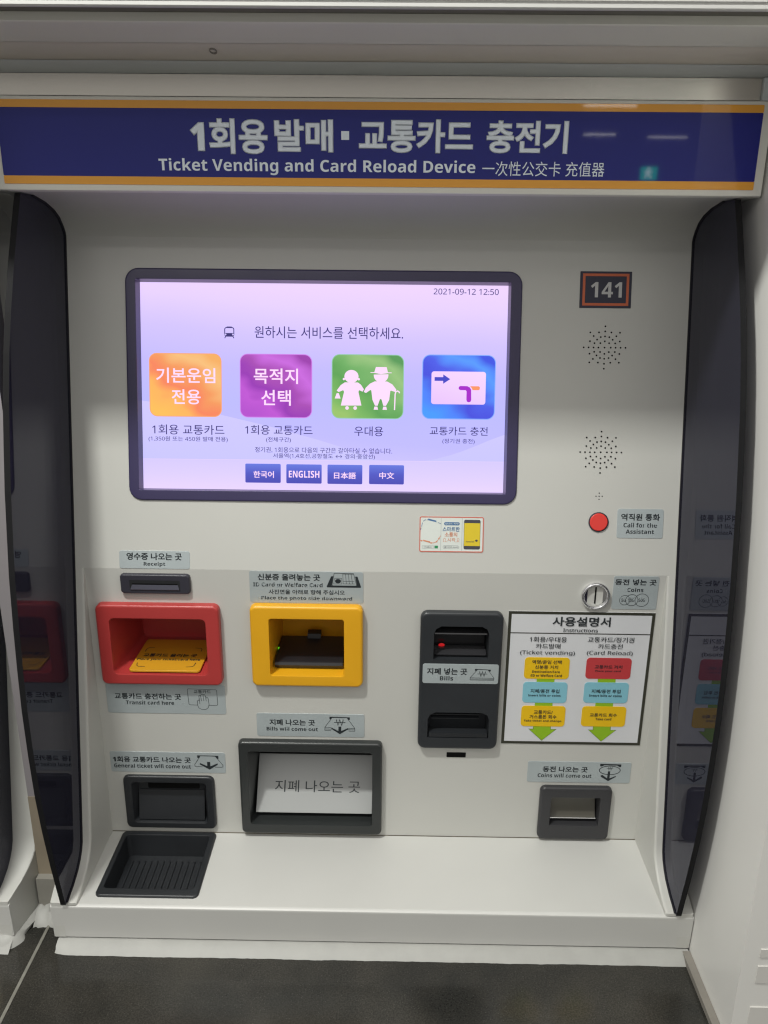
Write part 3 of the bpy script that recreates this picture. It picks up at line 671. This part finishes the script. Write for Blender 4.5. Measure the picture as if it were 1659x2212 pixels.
label((.3412, -.5403, .4107, -.4848), LOW, 'grey label reading Coins with three overlapping coin circles', [('동전 넣는 곳', .3434, -.4996, .4068, -.4897), ('Coins', .363, -.5107, .388, -.5039)], picto=coins3, dots=((.349, -.5035, 4), (.354, -.5185, 2), (.366, -.5185, 2), (.385, -.5185, 2)))
label((.3419, .0574, .4121, .1023), UPP, 'grey label reading Call for the Assistant beside the red button', [('역직원 통화', .3477, .0845, .4064, .095), ('Call for the', .3518, .074, .4024, .0811), ('Assistant', .3555, .0643, .3985, .0711)], dots=((.344, .081, 10),))

# ------------------------------------------------------------------ number plate, grilles, call button
npl = obj('number_plate', soft_slab((.2729, .4008, .349, .4539), .0006, -.0002, .0008, .0002, n=2), NAVY, MACH, UPP, 'small dark plate reading 141 with an orange border')
F = Flat(); F.frame((.2769, .4043, .345, .4507), .0037, .0003); F.build('border', NORAN, npl, UPP, .0010)
F = Flat(); F.text('141', .2889, .4163, .3348, .4384, weight=.03); F.build('lettering', NGREY, npl, UPP, .0010)
def grille(cx, cy, lab):
    F = Flat()
    F.disc(cx, cy, .00135, 10)
    for k in range(8):
        a_ = math.radians(45*k)
        for r_ in (.0092, .0164, .0238, .0311): F.disc(cx+r_*math.cos(a_), cy+r_*math.sin(a_), .00135, 10)
    for k in range(8):
        a_ = math.radians(45*k+22.5)
        for r_ in (.0166, .0240): F.disc(cx+r_*math.cos(a_), cy+r_*math.sin(a_), .00135, 10)
    F.build('speaker_grille', HOLE, MACH, UPP, .0002, lab)
grille(.3127, .3432, 'star pattern of small speaker holes under the number plate'); grille(.3131, .1875, 'lower star pattern of small speaker holes')
F = Flat()
for du, dv in ((0, 0), (.0047, 0), (-.0047, 0), (0, .0047), (0, -.0047)): F.disc(.3132+du, .1209+dv, .0010, 10)
F.build('microphone_holes', HOLE, MACH, UPP, .0002)
cbm = bmesh.new(); L = [z3(circ(.3136, .0816, .0152, 36), -.001), z3(circ(.3136, .0816, .0152, 36), .0018), z3(circ(.3136, .0816, .0139, 36), .0022), z3(circ(.3136, .0816, .0137, 36), .0010)]
cb = obj('call_button', loft(L, False, True), SLATE, MACH, UPP, 'round red call button in a dark ring', 40)
obj('button_cap', loft([z3(circ(.3136, .0816, .0134, 36), .001), z3(circ(.3136, .0816, .0134, 36), .0026), z3(circ(.3136, .0816, .0120, 36), .0036)], False, True), BTNRED, cb, UPP, smooth=50)

# ------------------------------------------------------------------ notice sticker (square codes left out)
q = obj('notice_sticker', soft_slab((.0414, .0321, .1395, .0868), .003, -.0002, .0005, .0001, n=5), QWHITE, MACH, UPP, 'small white notice sticker with coral border and drawn phone')
def qf(name, fn, m_, off=.0007):
    F = Flat(); fn(F); F.build(name, m_, q, UPP, off)
qf('border', lambda F: F.ring(rr(.0414, .0321, .1395, .0868, .003, 5), rr(.0430, .0337, .1379, .0852, .0018, 5)), QPINK)
def qb(F):
    F.rr(.0789, .0736, .1027, .0784, .0023); F.text('스마트한', .0768, .0638, .1029, .0712, weight=.022)
    F.stroke([(.0431, .066), (.0445, .0712), (.0462, .0785), (.0492, .0813), (.0525, .0818), (.0560, .0816), (.0668, .0785), (.0738, .0760)], .0008)
    F.poly([(.0545, .0835), (.0548, .0808), (.0668, .0783), (.0668, .0806)])
qf('lettering', qb, QBLUE)
def qo(F):
    F.text('소통의', .0801, .0557, .0992, .0629, weight=.018); F.text('시작', .0844, .0483, .0966, .054, weight=.008)
    F.stroke([(.0777, .0482), (.0790, .0485), (.0782, .0520), (.0797, .0538), (.0814, .0528), (.0808, .0483), (.0845, .0480)], .0005); F.stroke([(.0965, .0480), (.1000, .0483), (.0992, .0528), (.1007, .0540), (.1022, .0524), (.1014, .0486), (.1024, .0482)], .0005)
    F.stroke([(.0431, .0495), (.0448, .0493), (.0475, .0492), (.0590, .0462), (.0640, .0462), (.0680, .0480), (.0712, .0525), (.0738, .0575)], .0008)
    for u, v in ((.0448, .0493), (.0596, .0460), (.0678, .0480), (.0714, .0530)): F.disc(u, v, .0012, 12)
    F.poly([(.0475, .0508), (.0475, .0490), (.0580, .0464), (.0580, .0484)])
qf('lettering', qo, QORA)
def qg(F):
    F.ring(rr(.0776, .0374, .1023, .0425, .0024, 5), rr(.0780, .0378, .1019, .0421, .0021, 5)); F.frame((.0459, .0375, .0637, .0419), .0003); F.text('인천교통공사', .0484, .0384, .0614, .041, weight=.006)
    F.text('☎1899-4446', .0792, .0384, .1007, .0415, weight=.01); F.rect(.0741, .0346, .0745, .0843); F.rect(.1062, .0346, .1066, .0847)
qf('lettering', qg, QGREY)
qf('green_mark', lambda F: F.rect(.0648, .0377, .0701, .0419), QGREEN)
qf('phone_picture', lambda F: F.rr(.1093, .0368, .1343, .0824, .0024), QDARK)
qf('phone_display', lambda F: F.rect(.1098, .0421, .1339, .0773), QYEL, .0009)
qf('lettering', lambda F: (F.text('KakaoTalk', .1127, .0478, .1255, .0501, .006), F.disc(.1287, .0505, .0020, 14, .0017)), QDARK, .0011)
qf('lettering', lambda F: F.text('QR코드 찍자!', .0806, .0744, .1007, .0775, .01), QWHITE, .0009)
for u, v in ((.0442, .0700), (.0465, .0782), (.0520, .0818), (.0680, .0778)): pass
qf('route_stops', lambda F: [F.disc(u, v, .0010, 12) for u, v in ((.0442, .0700), (.0463, .0782), (.0522, .0818), (.0684, .0780))], QWHITE, .0009)

# ------------------------------------------------------------------ receipt slot
u0, v0, u1, v1 = R_REC
def bulged(i, z):
    pts = []; 
    for x, y in rr(u0+i, v0+i, u1-i, v1-i, .004, 5):
        t = (y-v0)/(v1-v0); k = math.sin(math.pi*t)*.0035; pts.append((x+(k-.0035 if x > (u0+u1)/2 else .0035-k), y, z))
    return pts
rs = obj('receipt_slot', loft([bulged(0, -.0005), bulged(0, .0045), bulged(.0008, .0062), bulged(.0022, .0070)], False, True), SLATE, MACH, LOW, 'small dark receipt slot with bowed ends', 45)
F = Flat(); F.rr(-.4045, -.5167, -.3265, -.4998, .0008); F.build('groove', DARK, rs, LOW, .0072)
g = bmesh.new(); L = [[(-.4035, -.5163, .0073), (-.3275, -.5163, .0073)], [(-.4035, -.5150, .0086), (-.3275, -.5150, .0086)], [(-.4005, -.5072, .0078), (-.3295, -.5072, .0078)]]
rows = [[g.verts.new(p) for p in l] for l in L]
for a, b in zip(rows, rows[1:]): g.faces.new((a[0], a[1], b[1], b[0]))
obj('chute_lip', g, mat('slate_light', (.075, .075, .10), .4, .5, var=.05), rs, LOW)
F = Flat(); F.rect(-.4002, -.5068, -.3302, -.5050); F.build('slit', HOLE, rs, LOW, .0080)

# ------------------------------------------------------------------ card reader (red) and identity-card reader (yellow)
red = obj('card_reader', tray(R_RED, .010, (-.4403, -.66, -.2899, -.5627), .008, .013, .004, .115, back=(-.4290, -.6575, -.2960, -.575), rb=.010), REDP, MACH, LOW, 'red framed card pocket with yellow pad inside', 40)
obj('card_pad', soft_slab((-.4185, -.0085, -.3045, .100), .006, -.0030, 0, .0008), PADY, red, PAD, smooth=40)
F = Flat(); w = .0012
for pts in (((-.4112, .0157), (-.4095, .0070), (-.4063, .0032), (-.3952, .0026)), ((-.3295, .0035), (-.3200, .0045), (-.3176, .0075), (-.3165, .018)), ((-.4094, .0537), (-.4092, .0640), (-.4060, .0683), (-.3974, .0687)), ((-.3288, .0690), (-.3195, .0683), (-.3168, .0650), (-.3166, .0566))): F.stroke(pts, w)
F.text('교통카드 올리는 곳', -.4090, .0365, -.3200, .0478, .03); F.text('Place your ticket/card here', -.4150, .0225, -.3115, .0315, .03); F.build('lettering', INK, red, PAD, .0003)
yel = obj('identity_card_reader', tray(R_YEL, .010, (-.1906, -.6584, -.0736, -.5599), .004, .013, .0045, .120, back=(-.1872, -.6565, -.0765, -.5620), rb=.004), YELP, MACH, LOW, 'yellow framed identity card pocket with black scanner', 40)
sc = bmesh.new()
prof = [(.010, -.6562), (.0065, -.6500), (.0085, -.6460), (.013, -.6440), (.098, -.6440), (.108, -.6480), (.108, -.6562)]
prism(prof, -.1862, -.0772, sc); bevel(sc, .0012, 2)
prism([(.090, -.6438), (.092, -.6360), (.106, -.6345), (.109, -.6438)], -.1420, -.1195, sc)
scn = obj('scanner', sc, mat('scanner_black', (.014, .014, .017), .42, .5, var=.08, scale=30), yel, smooth=35)
led = bmesh.new(); box(-.1871, .052, -.6455, -.1852, .0570, -.6438, led); obj('status_light', led, emit('green_glow', (.18, .9, .02), .6), yel)

# ------------------------------------------------------------------ bill inlet
def sheet_with_holes(outer, holes, z, bm):
    from mathutils.geometry import delaunay_2d_cdt
    pts, edges = [], []
    for lp_ in [outer]+holes:
        k0 = len(pts); pts += [Vector(p) for p in lp_]; edges += [(k0+i, k0+(i+1) % len(lp_)) for i in range(len(lp_))]
    vs, _, fs, *_r = delaunay_2d_cdt(pts, edges, [], 0, 1e-7)
    V = [bm.verts.new((p.x, p.y, z)) for p in vs]
    def inside(p, l):
        r = False
        for (x0, y0), (x1, y1) in zip(l, l[1:]+l[:1]):
            if (y0 > p[1]) != (y1 > p[1]) and p[0] < x0+(p[1]-y0)*(x1-x0)/(y1-y0): r = not r
        return r
    done = set()
    for f_ in fs:
        c_ = (sum(vs[i].x for i in f_)/3, sum(vs[i].y for i in f_)/3); key = tuple(sorted(f_))
        if key in done or any(inside(c_, h) for h in holes) or not inside(c_, outer): continue
        done.add(key); bm.faces.new([V[i] for i in f_])
HB = .011
bi = bmesh.new(); L = [z3(rr(*R_BILL, .012, 7), -.0005), z3(rr(*R_BILL, .012, 7), HB-.004)]
for k in (1, 2, 3):
    t = math.radians(30*k); q_ = .004*(1-math.cos(t)); L.append(z3(rr(*inset(R_BILL, q_), .012-q_, 7), HB-.004+.004*math.sin(t)))
loft(L, False, False, bi)
up_l = [(.0672, -.6268), (.1535, -.6268), (.1535, -.582), (.1500, -.5735), (.1420, -.5690), (.0787, -.5690), (.0707, -.5735), (.0672, -.582)]
lo_l = [(.0611, -.7687), (.1605, -.7687), (.1605, -.735), (.1570, -.7262), (.1480, -.7217), (.0736, -.7217), (.0646, -.7262), (.0611, -.735)]
sheet_with_holes(rr(*inset(R_BILL, .004), .008, 7), [up_l, lo_l], HB, bi)
mid = lambda l: (sum(p[0] for p in l)/len(l), sum(p[1] for p in l)/len(l))
for l, dp, k in ((up_l, -.034, .97), (lo_l, -.020, .94)):
    c_ = mid(l); loft([z3(l, HB), z3(l, HB-.002), [(c_[0]+(x-c_[0])*k, c_[1]+(y-c_[1])*k, dp) for x, y in l]], False, True, bi)
bmesh.ops.remove_doubles(bi, verts=bi.verts, dist=2e-5)
bill = obj('bill_inlet', bi, mat('slate_black', (.024, .027, .031), .40, .5, var=.05, scale=20, bump=.05, bscale=1500), MACH, LOW, 'tall black bill inlet with two slots and a grey label')
lip = bmesh.new()
for a in ([(-.002, -.5845), (-.0030, -.5862), (-.0010, -.5885), (.022, -.5905), (.022, -.5845)], [(.0, -.6195), (-.0035, -.6215), (-.0020, -.6240), (.022, -.6235), (.022, -.6180)]): prism(a, .0690, .1512, lip)
obj('slot_lip', lip, mat('gloss_black', (.03, .03, .033), .12, .6, var=0), bill, smooth=40)
ro = bmesh.new(); prism([(.020, -.5890), (.026, -.6190), (.027, -.6190), (.027, -.5890)], .0692, .1510, ro); obj('slot_gate', ro, mat('gate_black', (.020, .020, .022), .2, .6, var=0), bill)
obj('status_light', loft([z3(circ(.0815, -.6165, .0050, 18, .0032), -.0195), z3(circ(.0815, -.6165, .0026, 18, .0018), -.0180)], False, True), emit('red_glow', (.75, .012, .015), .55), bill, LOW, smooth=60)
ls = bmesh.new()
for z in (-.7290, -.7365): prism([(.004, z+.0012), (-.0040, z+.0006), (-.0040, z-.0008), (.004, z-.0016)], .0670, .1450, ls)
box(.0635, -.0108, -.7672, .1585, .004, -.7600, ls)
obj('slot_rail', ls, BLACK, bill)
def billpic(F):
    M_ = mapper((600, 1347, 790, 1437), (.1261, -.662, .1644, -.6416)); w = .0006
    F.poly([M_(*p) for p in ((637, 1347), (762, 1352), (760, 1366), (748, 1366), (738, 1356), (660, 1353), (650, 1362), (637, 1362))])
    F.stroke([M_(*p) for p in ((652, 1358), (603, 1415), (602, 1434), (788, 1436), (789, 1418), (745, 1362))], w); F.stroke([M_(603, 1417), M_(789, 1419)], w); F.stroke([M_(602, 1426), M_(789, 1428)], w); won(F, M_, 697, 1386, 62, 38)
label((.0509, -.6684, .1711, -.6339), LOW, 'pale label reading Bills across the black bill inlet', [('지폐 넣는 곳', .0578, -.6527, .1214, -.641), ('Bills', .0785, -.6629, .0995, -.655)], picto=billpic, dots=((.0645, -.6535, 2), (.1015, -.6535, 3)), off=.0110)
obj('latch_slot', soft_slab((.0946, -.8124, .1264, -.8031), .001, -.0002, .0006, .0002, n=3), HOLE, MACH, LOW)

# ------------------------------------------------------------------ instruction board
R_BO = (.1832, -.7837, .411, -.5458)
bo = obj('instruction_board', slab(rr(*R_BO, .0005, 2), -.0002, .0008), WHITEB, MACH, LOW, 'white instruction board with coloured steps and arrows')
F = Flat(); F.frame(R_BO, .0047, .0004); F.rect(.1875, -.5839, .4065, -.5822); F.build('border', BOARDFR, bo, LOW, .0010)
for dx, hx in ((.2341, .2266), (.3316, .3240)):
    for v0_, v1_ in ((-.672, -.660), (-.7150, -.7045)):
        F = Flat(); F.rect(dx, v0_, dx+.0285, v1_); F.build('arrow_shaft', BGRN, bo, LOW, .0010)
    A_ = [(dx, -.7490), (dx, -.7558), (hx, -.7555), (hx+.0227, -.7772), (hx+.0454, -.7555), (dx+.0285, -.7558), (dx+.0285, -.7490)]
    F = Flat(); F.poly(A_); ar = F.build('arrow', BGRN, bo, LOW, .0010)
    F = Flat(); F.stroke(A_, .0004); F.build('arrow_outline', BOARDFR, bo, LOW, .0012)
for m_, r in ((BYEL, (.2132, -.6633, .2845, -.6253)), (BBLU, (.2131, -.7067, .2842, -.6693)), (BYEL, (.2131, -.7505, .2844, -.7127)), (BRED, (.311, -.6618, .3823, -.6246)), (BBLU, (.3111, -.7054, .3822, -.6684)), (BYEL, (.311, -.7491, .3824, -.712))):
    obj('step_box', slab(rr(*r, .006, 5), .0006, .0014), m_, bo, LOW)
F = Flat()
for t in (('사용설명서', .252, -.5702, .3425, -.554, .022), ('Instructions', .2697, -.5802, .3241, -.5739, .012), ('1회용/우대용', .2184, -.5983, .2769, -.589, .008), ('카드발매', .2289, -.6096, .2675, -.6008, .008), ('(Ticket vending)', .2046, -.6218, .2913, -.6128, .004), ('교통카드/정기권', .3096, -.5973, .3823, -.588, .008), ('카드충전', .3267, -.6085, .3653, -.5999, .008), ('(Card Reload)', .3099, -.6208, .3822, -.6118, .004),
          ('역명/운임 선택', .2248, -.6366, .2718, -.6298, .016), ('신분증 거치', .2299, -.6456, .2665, -.6389, .016), ('Destination/Fare', .2258, -.6523, .27, -.6481, .016), ('/ID or Welfare Card', .2232, -.6594, .2736, -.6548, .016), ('지폐/동전 투입', .2253, -.6887, .2717, -.6817, .016), ('Insert bills or coins', .222, -.695, .2742, -.6911, .016), ('교통카드/', .2331, -.7275, .2638, -.7202, .016), ('거스름돈 회수', .2266, -.7359, .2705, -.7289, .016), ('Take ticket and change', .218, -.7425, .2789, -.7379, .016),
          ('교통카드 거치', .3246, -.6434, .3681, -.6369, .016), ('Place your card', .3258, -.6497, .3666, -.6459, .016), ('지폐/동전 투입', .323, -.6874, .3696, -.6806, .016), ('Insert bills or coins', .3198, -.6939, .3721, -.6898, .016), ('교통카드 회수', .3241, -.7308, .3679, -.7242, .016), ('Take card', .3339, -.7371, .3594, -.7327, .016)):
    F.text(t[0], *t[1:5], weight=t[5])
F.build('lettering', INK, bo, LOW, .0017)

# ------------------------------------------------------------------ coin slot
cx, cy = .3150, -.5180
L = [z3(circ(cx, cy, .0222, 48), -.0005), z3(circ(cx, cy, .0222, 48), .0030)]
for k in range(1, 10):
    t = math.radians(18*k); L.append(z3(circ(cx, cy, .0198+.0024*math.cos(t), 48), .0030+.0030*math.sin(t)))
L.append(z3(circ(cx, cy, .0172, 48), .0012))
cs = obj('coin_slot', loft(L, False, False), CHROME, MACH, LOW, 'round chrome coin slot', 60)
dish = bmesh.new(); N = 24
for sgn in (-1, 1):
    rows = []
    for i in range(9):
        t = i/8; row = []
        for j in range(13):
            a_ = math.radians(-90+180*j/12); r_ = .0173*t
            row.append((cx+sgn*(.0009+max(0, r_*math.cos(a_)-.0009*0)), cy+.0173*math.sin(a_)*(t if t else .001), .0032-.010*(1-t)**1.0*0-.006*math.sin(math.pi*.5*(1-t*math.cos(a_)))))
        rows.append(row)
    loft(rows, False, False, dish, closed=False)
obj('coin_guide', dish, CHROME, cs, LOW, smooth=60)
obj('slit', slab([(cx-.0010, cy-.0135), (cx+.0014, cy-.0135), (cx+.0014, cy+.0140), (cx-.0010, cy+.0140)], -.004, .0004), HOLE, cs, LOW)
obj('coin_slot_back', slab(circ(cx, cy, .0180, 32), -.012, -.009), DARK, cs, LOW)

# ------------------------------------------------------------------ bill tray, ticket outlet, ticket tray, coin tray
CHAR = mat('charcoal_plastic', (.024, .027, .027), .36, .5, var=.06, scale=15, bump=.04, bscale=1400)
bt = obj('bill_tray', tray(R_OUT, .008, (-.2336, -.943, -.0283, -.8002), .005, .012, .004, .075, back=(-.2285, -.940, -.0290, -.806), rb=.006), CHAR, MACH, LOW, 'large charcoal bill tray with a sloping white plate', 40)
p0 = Vector((0, .008, -.9335)); p1 = Vector((0, .066, -.8560)); dv = (p1-p0).normalized(); BPL = plane(p0, (1, 0, 0), dv); Lp = (p1-p0).length
obj('white_plate', slab([(-.2275, 0), (-.0292, 0), (-.0292, Lp), (-.2275, Lp)], -.003, 0), mat('plate_white', (.33, .34, .335), .35, .5, var=.02), bt, BPL)
F = Flat(); F.text('지폐 나오는 곳', -.1975, .0335, -.0500, .0530, weight=0); F.build('lettering', INK, bt, BPL, .0003)
tk = obj('ticket_outlet', tray(R_TKT, .010, (-.4330, -.9480, -.3080, -.8680), .006, .006, .003, .012, back=(-.4270, -.9440, -.3140, -.8740), rb=.004), BLACK, MACH, LOW, 'black ticket outlet just above the ticket tray', 40)
obj('outlet_slot', slab(rr(-.4103, -.8905, -.3226, -.8722, .002, 3), -.013, -.0112), HOLE, tk, LOW)
ch = bmesh.new(); prism([(-.0010, -.9445), (.0106, -.8930), (.0118, -.8930), (.0118, -.9445)], -.4265, -.3145, ch); obj('chute', ch, BLACK, tk)
tt = obj('ticket_tray', tray(R_TRAY, .009, (-.4460, -.1360, -.3046, -.0135), .006, .0042, .003, .036, back=(-.4440, -.1300, -.3068, -.0175), rb=.008, bi=.002), BLACK, MACH, TOP, 'black ticket tray sunk into the counter', 40)
rb_ = bmesh.new()
for i in range(12):
    x = -.4350+i*.0105; prism([(-.108, -1.0068), (-.106, -1.0045), (-.036, -1.0045), (-.030, -1.0068)], x, x+.0030, rb_)
obj('rib', rb_, BLACK, tt)
co = obj('coin_tray', tray(R_COIN, .009, (.272, -.9377, .3538, -.8823), .002, .009, .004, .045, back=(.2740, -.9360, .3520, -.8840), rb=.002), mat('coin_tray_grey', (.033, .033, .036), .42, .5, var=.05), MACH, LOW, 'dark coin return tray with a smoky flap', 40)
fp = bmesh.new(); prism([(.006, -.8835), (.012, -.9010), (.0045, -.9240), (.0015, -.9285), (.0030, -.9292), (.0065, -.9250), (.0145, -.9010), (.0085, -.8835)], .2750, .3505, fp)
obj('flap', fp, SMOKE, co, smooth=60)
obj('flap_lip', bevel(box(.2745, .0005, -.9298, .3512, .0028, -.9282), .0006, 2), CHROME, co)

# ================================================================== neighbour on the left
NEI = copy_tree(MACH); NEI.location = ROOT + Vector((-1.045, 0, 0))
for ch in NEI.children:
    if ch.data == cabinet.data:
        tmp = obj('cabinet', cabinet_bm(.007, .016), PAINT, MACH, smooth=28); ch.data = tmp.data; bpy.data.objects.remove(tmp)
NEI['label'] = 'neighbouring cream ticket machine, only its edge showing beyond the narrow gap'
# sealant wrapped round the neighbour's near corner
wb = bmesh.new(); prev = None; rnd = random.Random(11)
path = [(-.66, -.170, 0, -1)] + [(-.597+.014*math.sin(math.radians(t)), -.156-.014*math.cos(math.radians(t)), math.sin(math.radians(t)), -math.cos(math.radians(t))) for t in range(0, 91, 10)] + [(-.5825+.0034*i, -.152+.01*i, .98, -.2) for i in range(6)]
for i, (x, y, nx, ny) in enumerate(path):
    row = []
    for d, z in ((-.006, -1.029), (.001, -1.0305), (.006, -1.033), (.012, -1.038), (.0170*(1 if i < 8 else max(.3, 1-.10*(i-8)))+rnd.uniform(-.0005, .0005), -1.0449)): row.append(wb.verts.new((x+nx*d, y+ny*d, z)))
    if prev:
        for k in range(4): wb.faces.new((prev[k], row[k], row[k+1], prev[k+1]))
    prev = row
me_o = obj('corner_sealant', wb, SEAL, MACH, smooth=60)
me_o.parent = NEI; me_o.data.transform(Matrix.Translation((1.045, 0, 0)))

# ================================================================== exit sign behind the viewer (it shows as a reflection in the header)
ex = thing('exit_sign', 'lit green exit sign reflected in the blue header sign', 'exit sign', (1.766, -5.25, .43))
GREEN = emit('exit_green', (.02, .62, .36), 7)
def eobj(name, bm, m_):
    o = obj(name, bm, m_); o.data.transform(Matrix.Translation(-Vector(ex.location))); o.parent = ex
eobj('sign_box', bevel(box(1.712, -5.25, .427, 1.820, -5.215, .512), .003, 1), GREEN)
F = Flat()
for pts in (((.030, .066), (.046, .066), (.046, .080), (.030, .080)), ((.020, .060), (.060, .060), (.066, .042), (.060, .040), (.052, .050), (.050, .036), (.064, .018), (.062, .006), (.054, .006), (.054, .018), (.040, .032), (.030, .012), (.014, .010), (.012, .018), (.026, .022), (.034, .050), (.022, .050), (.014, .040), (.010, .044))): F.poly([(p[0]*1.05+.012, p[1]) for p in pts])
eo = Matrix(((-1, 0, 0, 1.812), (0, 0, 1, -5.2135), (0, 1, 0, .427), (0, 0, 0, 1)))
bmesh.ops.transform(F.bm, matrix=eo, verts=F.bm.verts); eobj('running_figure', F.bm, emit('exit_white', (.8, 1, .9), 9))

bpy.data.objects.remove(DRAFT_O); bpy.data.scenes.remove(DRAFT)
